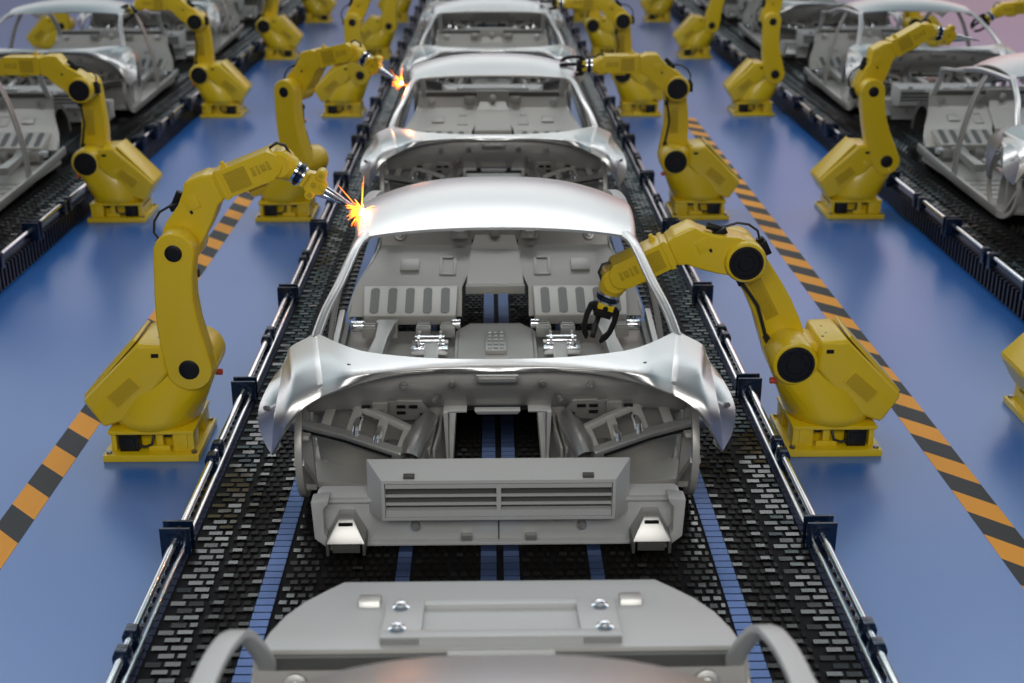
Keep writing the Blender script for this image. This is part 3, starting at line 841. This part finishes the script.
        arc = [(X(.70), 8.46-.30*math.cos(PI*k/16), .36+.32*math.sin(PI*k/16)) for k in range(17)]
        arc2 = [(X(.58), y, z) for _, y, z in arc]
        mb = MB(); mb.grid([arc, arc2], .015, (0,0,-1)); mb.strip(arc, .03, .05, (1,0,0))
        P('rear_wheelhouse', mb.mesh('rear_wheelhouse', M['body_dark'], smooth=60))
        # seat hinges, brackets and legs
        mb = MB()
        for q in (.30,.45,.785):
            mb.box(min(X(q-.045),X(q+.045)),max(X(q-.045),X(q+.045)),7.39,7.56,.34,.405)
            for k in range(4): mb.box(min(X(q-.038),X(q+.038)),max(X(q-.040),X(q+.040)),7.40+.04*k,7.418+.04*k,.40,.418)
        P('seat_hinge', mb.mesh('seat_hinge', M['body_light'], bevel=.003))
        mb = MB(); mb.cyl((X(.22),7.45,.41),(X(.27),7.45,.41),.03,n=14); mb.cyl((X(.82),7.45,.40),(X(.90),7.45,.40),.032,n=14)
        mb.cyl((X(.31),7.22,.385),(X(.49),7.22,.385),.035,n=16)
        mb.box(min(X(.29),X(.51)),max(X(.29),X(.51)),7.12,7.28,.33,.37)
        for q in (.335,.465): mb.box(min(X(q-.008),X(q+.008)),max(X(q-.008),X(q+.008)),7.15,7.29,.35,.428)
        P('seat_latch', mb.mesh('seat_latch', M['chrome'], bevel=.002))
        mb = MB(); mb.strip([(X(.39),7.17,.38),(X(.385),7.0,.36),(X(.37),6.7,.36)], .085, .03, (1,0,0))
        mb.strip([(X(.67),7.42,.42),(X(.69),7.15,.40),(X(.72),6.7,.40)], [.11,.075,.10], .07, (1,0,0))
        mb.box(min(X(.61),X(.74)),max(X(.61),X(.74)),7.40,7.46,.33,.44)
        P('seat_leg', mb.mesh('seat_leg', M['body_light'], bevel=.006))
        # rear deck clip
        mb = MB(); mb.prism([(8.55,.80),(8.63,.79),(8.63,.82),(8.57,.832)], min(X(.40),X(.475)), max(X(.40),X(.475)), 'x')
        P('deck_clip', mb.mesh('deck_clip', M['body_light'], bevel=.006))
        mb = MB()
        for y, z in ((8.315,.884),(8.49,.849)):
            mb.lathe([(.028,0),(.028,.010),(.016,.016),(.016,.024),(.010,.028)], (X(.325),y,z-.0), 'z', 18)
        P('deck_bolt', mb.mesh('deck_bolt', M['chrome']))
    # --- cowl panel (centre strip joining both fenders)
    half = [  # rear edge, crease, lower lip
      [(.859,5.68,1.019),(.814,5.42,.999),(.784,5.26,.953),(.78,5.22,.929),(.78,5.20,.899)],
      [(.71,5.49,1.03),(.69,5.34,1.015),(.665,5.216,.995),(.668,5.19,.97),(.674,5.181,.95)],
      [(.578,5.406,1.025),(.565,5.30,1.012),(.551,5.232,1.0),(.535,5.232,.985),(.522,5.246,.97)],
      [(.311,5.346,1.02),(.31,5.30,1.012),(.308,5.269,1.0),(.308,5.272,.99),(.309,5.282,.98)],
      [(0,5.328,1.02),(0,5.30,1.01),(0,5.282,1.0),(0,5.274,.992),(0,5.268,.985)]]
    full = [[(-x,y,z) for x,y,z in c] for c in half] + [list(c) for c in half[-2::-1]]
    mb = MB(); mb.grid(refine(full,3,4), .012, (0,.5,-.8))
    cw = P('cowl_panel', mb.mesh('cowl_panel', M['skin'], smooth=50))
    mb = MB()
    for sg in (-1,1): mb.cyl((sg*.665,5.30,1.0),(sg*.665,5.30,1.012),.010,n=10)
    obj('cowl_hole', mb.mesh('cowl_hole', M['black']), cw)
    # --- firewall with a rectangular opening
    mb = MB()
    def fw(x0, x1, z0, z1): mb.box(x0, x1, 5.40, 5.42, z0, z1)
    prof = [(-.86,.78),(-.235,.78),(.235,.78),(.86,.78),(.80,.93),(.5,.965),(0,.98),(-.5,.965),(-.80,.93)]
    mb.prism(prof, 5.36, 5.38, 'y')
    fw(-.34,-.225,.45,.80); fw(.225,.34,.45,.80)
    # gently bulged upper wall
    rows_ = []
    for i in range(5):
        t = i/4; z = .775+.205*t
        rows_.append([(x, 5.36-.05*math.sin(PI*t)*(1-(x/.9)**2)-.06*(abs(x)/.86)**3, z-.05*t*(abs(x)/.86)**2) for x in [-.86+.1075*k for k in range(17)]])
    mb.grid(rows_, .02, (0,1,0))
    P('firewall', mb.mesh('firewall', M['body'], smooth=50))
    mb = MB()
    for sg in (-1,1):
        mb.prism([(sg*.247,.777),(sg*.226,.777),(sg*.226,.45),(sg*.232,.45)], 5.28, 5.40, 'y')
        mb.box(min(sg*.14,sg*.247),max(sg*.14,sg*.247),5.29,5.36,.772,.779)
    mb.prism([(-.105,.779),(.105,.779),(.092,.763),(-.092,.763)], 5.29, 5.34, 'y')
    P('opening_trim', mb.mesh('opening_trim', M['edge'], bevel=.002))
    mb = MB(); mb.box(-.235,.235,5.40,5.46,.735,.78); P('tunnel_lintel', mb.mesh('tunnel_lintel', M['body_dark']))
    mb = MB()
    for x, z in ((-.427,.90),(-.204,.908),(-.279,.835),(.427,.90),(.204,.908),(.279,.835),(-.62,.65),(.62,.65)):
        yy = 5.305 if z > .8 else 5.46
        mb.cyl((x,yy,z),(x,yy-.03,z+.006),.020,.017,12); mb.cyl((x,yy-.03,z+.006),(x,yy-.045,z+.01),.010,.009,8)
    mb.box(-.085,.085,5.275,5.31,.925,.945); mb.box(-.095,.095,5.285,5.31,.915,.955)
    P('firewall_stud', mb.mesh('firewall_stud', M['body_light'], bevel=.003))
    # --- grille box
    def frame(x0a, z1a, z0a, ya, x0b, z1b, z0b, yb):
        return [(-x0a,ya,z0a),(x0a,ya,z0a),(x0a,ya,z1a),(-x0a,ya,z1a),(-x0b,yb,z0b),(x0b,yb,z0b),(x0b,yb,z1b),(-x0b,yb,z1b)]
    mb = MB()
    v = frame(.458,.875,.700,4.42,.523,.918,.682,4.525)
    mb._add(v, [(0,4,5,1),(1,5,6,2),(2,6,7,3),(3,7,4,0)])
    v2 = frame(.458,.875,.700,4.42,.446,.862,.712,4.418); mb._add(v2, [(0,1,5,4),(1,2,6,5),(2,3,7,6),(3,0,4,7)])
    v3 = frame(.446,.862,.712,4.418,.443,.858,.716,4.45); mb._add(v3, [(0,1,5,4),(1,2,6,5),(2,3,7,6),(3,0,4,7)])
    v4 = frame(.523,.918,.682,4.525,.515,.90,.69,4.545); mb._add(v4, [(0,4,5,1),(1,5,6,2),(2,6,7,3),(3,7,4,0),(4,7,6,5)])
    gb = P('grille_box', mb.mesh('grille_box', M['panel'], bevel=.004, smooth=30))
    mb = MB()
    mb.box(-.443,.443,4.455,4.465,.716,.86)
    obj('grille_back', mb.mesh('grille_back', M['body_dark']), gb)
    mb = MB()
    mb.box(-.009,.009,4.420,4.455,.716,.858)
    for x0, x1 in ((-.443,-.009),(.009,.443)):
        for z in (.812,.776):
            mb._add([(x0,4.422,z),(x1,4.422,z),(x1,4.43,z),(x0,4.43,z),(x0,4.422,z-.010),(x1,4.422,z-.010),(x1,4.43,z-.010),(x0,4.43,z-.010)],
                    [(0,1,2,3),(4,7,6,5),(0,4,5,1),(1,5,6,2),(2,6,7,3),(3,7,4,0)])
        mb.box(x0,x1,4.421,4.45,.840,.858); mb.box(x0,x1,4.421,4.45,.716,.743)
    obj('louvre', mb.mesh('louvre', M['panel'], bevel=0), gb)
    mb = MB()
    for s in (-1,1): mb.box(s*.35-.022,s*.35+.022,4.425,4.45,.878,.893)
    obj('grille_tab', mb.mesh('grille_tab', M['body_dark'], bevel=.003), gb)
    # --- lower cross beam
    mb = MB()
    prof = [(-.73,.60),(-.67,.548),(.67,.548),(.73,.60),(.737,.74),(.72,.75),(-.72,.75),(-.737,.74)]
    mb._add([(p[0],4.52,p[1]) for p in prof]+[(p[0]*.985,4.585,p[1]+(.022 if p[1] > .7 else 0)) for p in prof], [tuple(range(8)),tuple(reversed(range(8,16)))]+[(i,i+8,(i+1)%8+8,(i+1)%8) for i in range(8)])
    for s in (-1,1):
        mb.prism([(s*.742,.765),(s*.67,.775),(s*.675,.755),(s*.695,.73),(s*.695,.62),(s*.65,.56),(s*.67,.545),(s*.735,.60)] if s>0 else [(s*.742,.765),(s*.735,.60),(s*.67,.545),(s*.65,.56),(s*.695,.62),(s*.695,.73),(s*.675,.755),(s*.67,.775)], 4.455, 4.53, 'y')
    mb.box(-.55,.55,4.49,4.53,.545,.56); mb.box(-.69,.69,4.50,4.53,.735,.75)
    bm_ = P('bumper_beam', mb.mesh('bumper_beam', M['panel'], bevel=.006, smooth=30))
    mb = MB()
    for s in (-1,1):
        mb.cyl((s*.335,4.525,.625),(s*.335,4.50,.625),.020,.018,14); mb.box(s*.335-.012,s*.335+.012,4.505,4.52,.62,.66)
        mb.box(s*.13-.022,s*.13+.022,4.495,4.52,.562,.588)
    obj('beam_lug', mb.mesh('beam_lug', M['body_light'], bevel=.003), bm_)
    mb = MB(); mb.box(-.002,.002,4.515,4.53,.56,.69); obj('beam_seam', mb.mesh('beam_seam', M['black']), bm_)
    # side members joining the beam to the firewall
    mb = MB()
    for s in (-1,1): mb.box(s*.40-.05,s*.40+.05,5.14,5.75,.36,.44)
    P('chassis_rail', mb.mesh('chassis_rail', M['body'], bevel=.006))
    # --- floor pan (open between the seats towards the back)
    mb = MB()
    for s in (-1,1):
        mb.prism([(s*.24,5.45),(s*.95,5.55),(s*.96,7.62),(s*.24,7.62)] if s>0 else [(s*.24,7.62),(s*.96,7.62),(s*.95,5.55),(s*.24,5.45)], .265, .30, 'z')
        for k in range(6): mb.box(s*.6-.28,s*.6+.28,5.75+.17*k,5.80+.17*k,.295,.308)
    mb.prism([(-.24,6.35),(.24,6.35),(.24,7.52),(.16,7.64),(-.16,7.64),(-.24,7.52)], .32, .345, 'z')
    for s in (-1,1): mb.box(min(s*.22,s*.25),max(s*.22,s*.25),5.5,7.5,.27,.345)
    P('floor_pan', mb.mesh('floor_pan', M['body'], bevel=.006))
    mb = MB(); mb.box(-.062,.062,7.09,7.44,.345,.372)
    for i in range(3):
        for j in range(5): mb.box(-.050+.037*i,-.024+.037*i,7.115+.062*j,7.16+.062*j,.372,.382)
    P('tunnel_switch_block', mb.mesh('tunnel_switch_block', M['body_light'], bevel=.003))
    # --- centre of the bulkhead
    mb = MB(); mb.grid([[(-.185,7.80,.555),(.185,7.80,.555)],[(-.16,8.10,.70),(.16,8.10,.70)],[(-.125,8.205,.79),(.125,8.205,.79)]], .03, (0,.8,-.5))
    P('bulkhead_centre', mb.mesh('bulkhead_centre', M['body'], smooth=0))
    mb = MB(); mb.box(-.19,.19,7.76,7.80,.50,.555); mb.box(-.165,.165,8.185,8.215,.74,.88); mb.box(-.18,.18,8.20,8.22,.79,.80)
    mb.lathe([(.03,-.03),(.035,0),(.025,.03),(.012,.04)], (0,8.17,.80), 'z', 18)
    P('bulkhead_bridge', mb.mesh('bulkhead_bridge', M['body'], bevel=.004))
    # --- rear deck
    deck = [(-.745,8.235),(-.735,8.36),(-.705,8.50),(-.655,8.62),(-.60,8.71),(-.545,8.79),(.545,8.79),(.60,8.71),(.655,8.62),(.705,8.50),(.735,8.36),(.745,8.235)]
    dz = lambda y: .872-.185*(y-8.235)
    mb = MB(); v = [(x,y,dz(y)) for x,y in deck]; w = [(x,y,dz(y)-.03) for x,y in deck]; n = len(deck)
    mb._add(v+w, [tuple(range(n)), tuple(reversed(range(n,2*n)))]+[(i,i+n,(i+1)%n+n,(i+1)%n) for i in range(n)])
    dk = P('rear_deck', mb.mesh('rear_deck', M['panel'], bevel=.006, smooth=30))
    mb = MB()
    def slab(x0,x1,y0,y1,t): mb._add([(x0,y0,dz(y0)-.01),(x1,y0,dz(y0)-.01),(x1,y1,dz(y1)-.01),(x0,y1,dz(y1)-.01),(x0,y0,dz(y0)+t),(x1,y0,dz(y0)+t),(x1,y1,dz(y1)+t),(x0,y1,dz(y1)+t)],[(0,3,2,1),(4,5,6,7),(0,1,5,4),(1,2,6,5),(2,3,7,6),(3,0,4,7)])
    slab(-.375,.375,8.262,8.315,.030); slab(-.375,.375,8.53,8.575,.024); slab(-.375,-.25,8.262,8.575,.027); slab(.25,.375,8.262,8.575,.027)
    obj('deck_frame', mb.mesh('deck_frame', M['panel'], bevel=.004), dk)
    mb = MB(); slab(-.255,.255,8.31,8.54,.004); obj('deck_recess', mb.mesh('deck_recess', M['panel']), dk)
    mb = MB(); mb.box(-.70,.70,8.21,8.28,.62,.86); mb.box(-.53,.53,8.74,8.78,.50,.765)
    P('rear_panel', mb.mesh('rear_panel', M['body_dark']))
    # depth of the nose and the engine bay
    def deepen(me, fn):
        for v in me.vertices:
            t = fn(v.co)
            v.co.x = -.023 + (v.co.x + .023)*t; v.co.y *= t; v.co.z = 3.15 + (v.co.z - 3.15)*t
    nose = ('grille_box', 'bumper_beam', 'jack_point')
    bay = ('strut_rail', 'strut_tower', 'tower_rib', 'apron_frame', 'chrome_clip')
    wall = ('firewall', 'opening_trim', 'tunnel_lintel', 'bracket_plate', 'firewall_stud', 'wheelhouse')
    for o in [c for c in COL.objects if c.parent == root or (c.parent and c.parent.parent == root)]:
        k = (o if o.parent == root else o.parent).name.split('.')[0]
        if k in nose: deepen(o.data, lambda c: 1.127)
        elif k in bay: deepen(o.data, lambda c: 1.055)
        elif k in wall: deepen(o.data, lambda c: 1 + min(.06, max(0, .25*(.93-c.z))))
    for o in [c for c in COL.objects if c.parent == root or (c.parent and c.parent.parent == root)]:
        if o.name.split('.')[0] in ('louvre','cowl_hole','panel_slot','tunnel_switch_block','bulkhead_frame','opening_trim'): continue
        ms = split_mesh(o.data); o.data = ms[0]
        for m in ms[1:]: obj(o.name.split('.')[0], m, o.parent, o.location)
    return root
car0 = build_car()
def car(n, line, label, first=False):
    c = car0 if first else copy_tree(car0)
    c.location = (line*LINE + (-.007 if line == 0 else 0), CY + PITCH*n, 0.2)
    tag(c, label, 'car body', 'unpainted car bodies on the assembly lines')
    return c
car(0, 0, 'silver unpainted car body nearest in the middle, open engine bay and grille facing the camera', True)
car(-1, 0, 'grey rear deck of the car body cut off by the bottom edge of the frame')
car(1, 0, 'second silver car body from the front on the middle line, lit by orange welding glow')
car(2, 0, 'third silver car body from the front on the middle line, blurred at the top')
car(3, 0, 'fourth car body on the middle line, only its nose at the top edge')
car(4, 0, 'farthest car body on the middle line, behind all the others')
car(1, -1, 'silver car body at the left edge, seen past the nearest left gripper robot')
car(2, -1, 'silver car body at the upper left showing its fender and round wheel arch')
car(3, -1, 'third silver car body back on the left conveyor, blurred')
car(4, -1, 'farthest silver car body on the left conveyor')
car(1, 1, 'silver car body at the right edge with open door frame and oval wheel arch')
car(2, 1, 'silver car body at the upper right behind the raised welding arm')
car(3, 1, 'third silver car body back on the right conveyor, blurred')
car(4, 1, 'farthest silver car body on the right conveyor')

# carrier skids the bodies ride on
def skid(n, line, me, label):
    o = obj('carrier_skid', me, None, (line*LINE, CY+PITCH*n, 0.2)); tag(o, label, 'skid', 'carrier skids under the car bodies')
mb = MB()
for s in (-1, 1):
    mb.box(s*.50-.05, s*.50+.05, -1.1, 1.1, 0.0, .05)
    for y in (-.95, .0, .85): mb.box(s*.50-.035, s*.50+.035, y-.06, y+.06, .05, .066)
skid_me = mb.mesh('carrier_skid', M['bed'], bevel=.004)
for line, nm in ((0,'middle'),(-1,'left'),(1,'right')):
    for n in range(-1 if line == 0 else 1, 5):
        skid(n, line, skid_me, 'black carrier skid under the %s car body on the %s conveyor' % (['bottom-edge','nearest whole','second whole','third whole','fourth','farthest'][n+1] if line == 0 else ['','nearest visible','second','third','farthest'][n], nm))

# ------------------------------------------------------------------ sparks
def sparks(loc, size, label, n=170):
    x, y, z = loc
    r = bpy.data.objects.new('welding_sparks', None); COL.objects.link(r); r.location = loc
    tag(r, label, 'sparks', 'welding sparks')
    mb = MB()
    for k in range(n):
        d = Vector((random.gauss(-.7,.6), random.gauss(-.3,.5), random.gauss(.25,.6))).normalized()
        L = size*random.uniform(.15, 1.0)**1.3
        s0 = random.uniform(0, .5)
        a = d*L*s0; b = d*L*(s0+.25); c = d*L*(s0+.5) + Vector((0,0,-.1*L))
        mb.tube([a, b, c], [size*.02, size*.024*random.uniform(.5,1), size*.004], 5)
    for d in ((.1,0,1),(.05,0,.8),(-.6,0,.75)):
        d = Vector(d)*size; mb.tube([d*.3, d*.9, d*1.6], [size*.006, size*.012, size*.003], 4)
    obj('spark_streaks', mb.mesh('spark_streaks', M['spark'], smooth=0), r)
    mb = MB(); bmesh.ops.create_icosphere(mb.bm, subdivisions=2, radius=size*.16)
    for v in mb.bm.verts: v.co *= random.uniform(.6, 1.3)
    obj('spark_core', mb.mesh('spark_core', M['spark_core'], smooth=60), r)
    l = bpy.data.lights.new('weld_flash', 'POINT'); l.energy = 2.2; l.color = (1.0, .40, .14); l.shadow_soft_size = .02
    o = bpy.data.objects.new('weld_flash', l); COL.objects.link(o); o.location = (x+.02, y-.02, z+.03)
print('TIPS', tips)
sparks(tips['A0'], .125, 'bright orange welding sparks at the roof corner of the nearest car body')
sparks(tips['A1'], .10, 'orange welding sparks at the roof corner of the second car body')

# ------------------------------------------------------------------ light
def area(name, loc, target, sx, sy, power, color=(1,1,1)):
    l = bpy.data.lights.new(name, 'AREA'); l.shape = 'RECTANGLE'; l.size = sx; l.size_y = sy; l.energy = power; l.color = color
    o = bpy.data.objects.new(name, l); COL.objects.link(o); o.location = loc
    d = Vector(target) - Vector(loc); o.rotation_euler = d.to_track_quat('-Z', 'Y').to_euler(); return o
for k in range(-1, 5):
    area('ceiling_light_middle', (0, 7.3+PITCH*k, 7.2), (0, 7.3+PITCH*k, 0), 5.0, .8, 34, (1, .97, .93))
area('front_fill_light', (0, -3.5, 6.5), (0, 6, 0), 9, 2.5, 520, (1, .98, .95))  # unseen fill lamp, added to brighten surfaces facing the camera
area('ceiling_light_left', (-7, 14, 8), (-4, 14, 0), 1.4, 30, 420, (.93, .96, 1))
area('ceiling_light_right', (7, 14, 8), (4, 14, 0), 1.4, 30, 420, (.93, .96, 1))

w = bpy.data.worlds.new('world'); scene.world = w; w.use_nodes = True
nt = w.node_tree; bg = nt.nodes['Background']
tc = nt.nodes.new('ShaderNodeTexCoord'); sx = nt.nodes.new('ShaderNodeSeparateXYZ')
nt.links.new(tc.outputs['Generated'], sx.inputs[0])
cr = nt.nodes.new('ShaderNodeValToRGB'); e = cr.color_ramp.elements
e[0].position = 0.0; e[0].color = (.12,.09,.15,1)
e[1].position = 1.0; e[1].color = (.25,.27,.30,1)
for p, c in ((.11,(.10,.07,.14,1)),(.20,(.28,.23,.33,1)),(.29,(1.7,1.6,1.72,1)),(.40,(1.95,2.0,2.02,1)),(.50,(1.0,1.25,1.35,1)),(.60,(.25,.45,.53,1)),(.75,(.18,.24,.3,1))):
    k = e.new(p); k.color = c
nt.links.new(sx.outputs['Z'], cr.inputs['Fac'])
mr = nt.nodes.new('ShaderNodeMapRange'); mr.interpolation_type = 'SMOOTHSTEP'
mr.inputs['From Min'].default_value = -.6; mr.inputs['From Max'].default_value = .4
mr.inputs['To Min'].default_value = .25; mr.inputs['To Max'].default_value = 1.0
nt.links.new(sx.outputs['Y'], mr.inputs['Value'])
ml = nt.nodes.new('ShaderNodeVectorMath'); ml.operation = 'SCALE'
nt.links.new(cr.outputs['Color'], ml.inputs[0]); nt.links.new(mr.outputs['Result'], ml.inputs['Scale'])
dt = nt.nodes.new('ShaderNodeVectorMath'); dt.operation = 'DOT_PRODUCT'; dt.inputs[1].default_value = Vector((.38,.90,.12)).normalized()
nt.links.new(tc.outputs['Generated'], dt.inputs[0])
m2 = nt.nodes.new('ShaderNodeMapRange'); m2.interpolation_type = 'SMOOTHSTEP'
m2.inputs['From Min'].default_value = .955; m2.inputs['From Max'].default_value = 1.0; m2.inputs['To Max'].default_value = 1.0
nt.links.new(dt.outputs['Value'], m2.inputs['Value'])
gl = nt.nodes.new('ShaderNodeVectorMath'); gl.operation = 'SCALE'; gl.inputs[0].default_value = (1.1, .50, .38)
nt.links.new(m2.outputs['Result'], gl.inputs['Scale'])
ad = nt.nodes.new('ShaderNodeVectorMath'); ad.operation = 'ADD'
nt.links.new(ml.outputs[0], ad.inputs[0]); nt.links.new(gl.outputs[0], ad.inputs[1])
nt.links.new(ad.outputs[0], bg.inputs['Color'])
bg.inputs['Strength'].default_value = 0.62

# ------------------------------------------------------------------ camera
cam = bpy.data.cameras.new('camera'); co = bpy.data.objects.new('camera', cam); COL.objects.link(co)
cam.sensor_width = 36; cam.lens = 1269/1024*36
co.location = (-.03, 0, 3.15)
co.rotation_euler = (math.radians(90-21), 0, -math.atan(.0169))
cam.dof.use_dof = True; cam.dof.focus_distance = 6.3; cam.dof.aperture_fstop = 1.7
cam.clip_start = .05
scene.camera = co
vs = scene.view_settings; vs.view_transform = 'Standard'; vs.look = 'None'; vs.gamma = 1; vs.exposure = 0
try: vs.use_curve_mapping = False
except Exception: pass
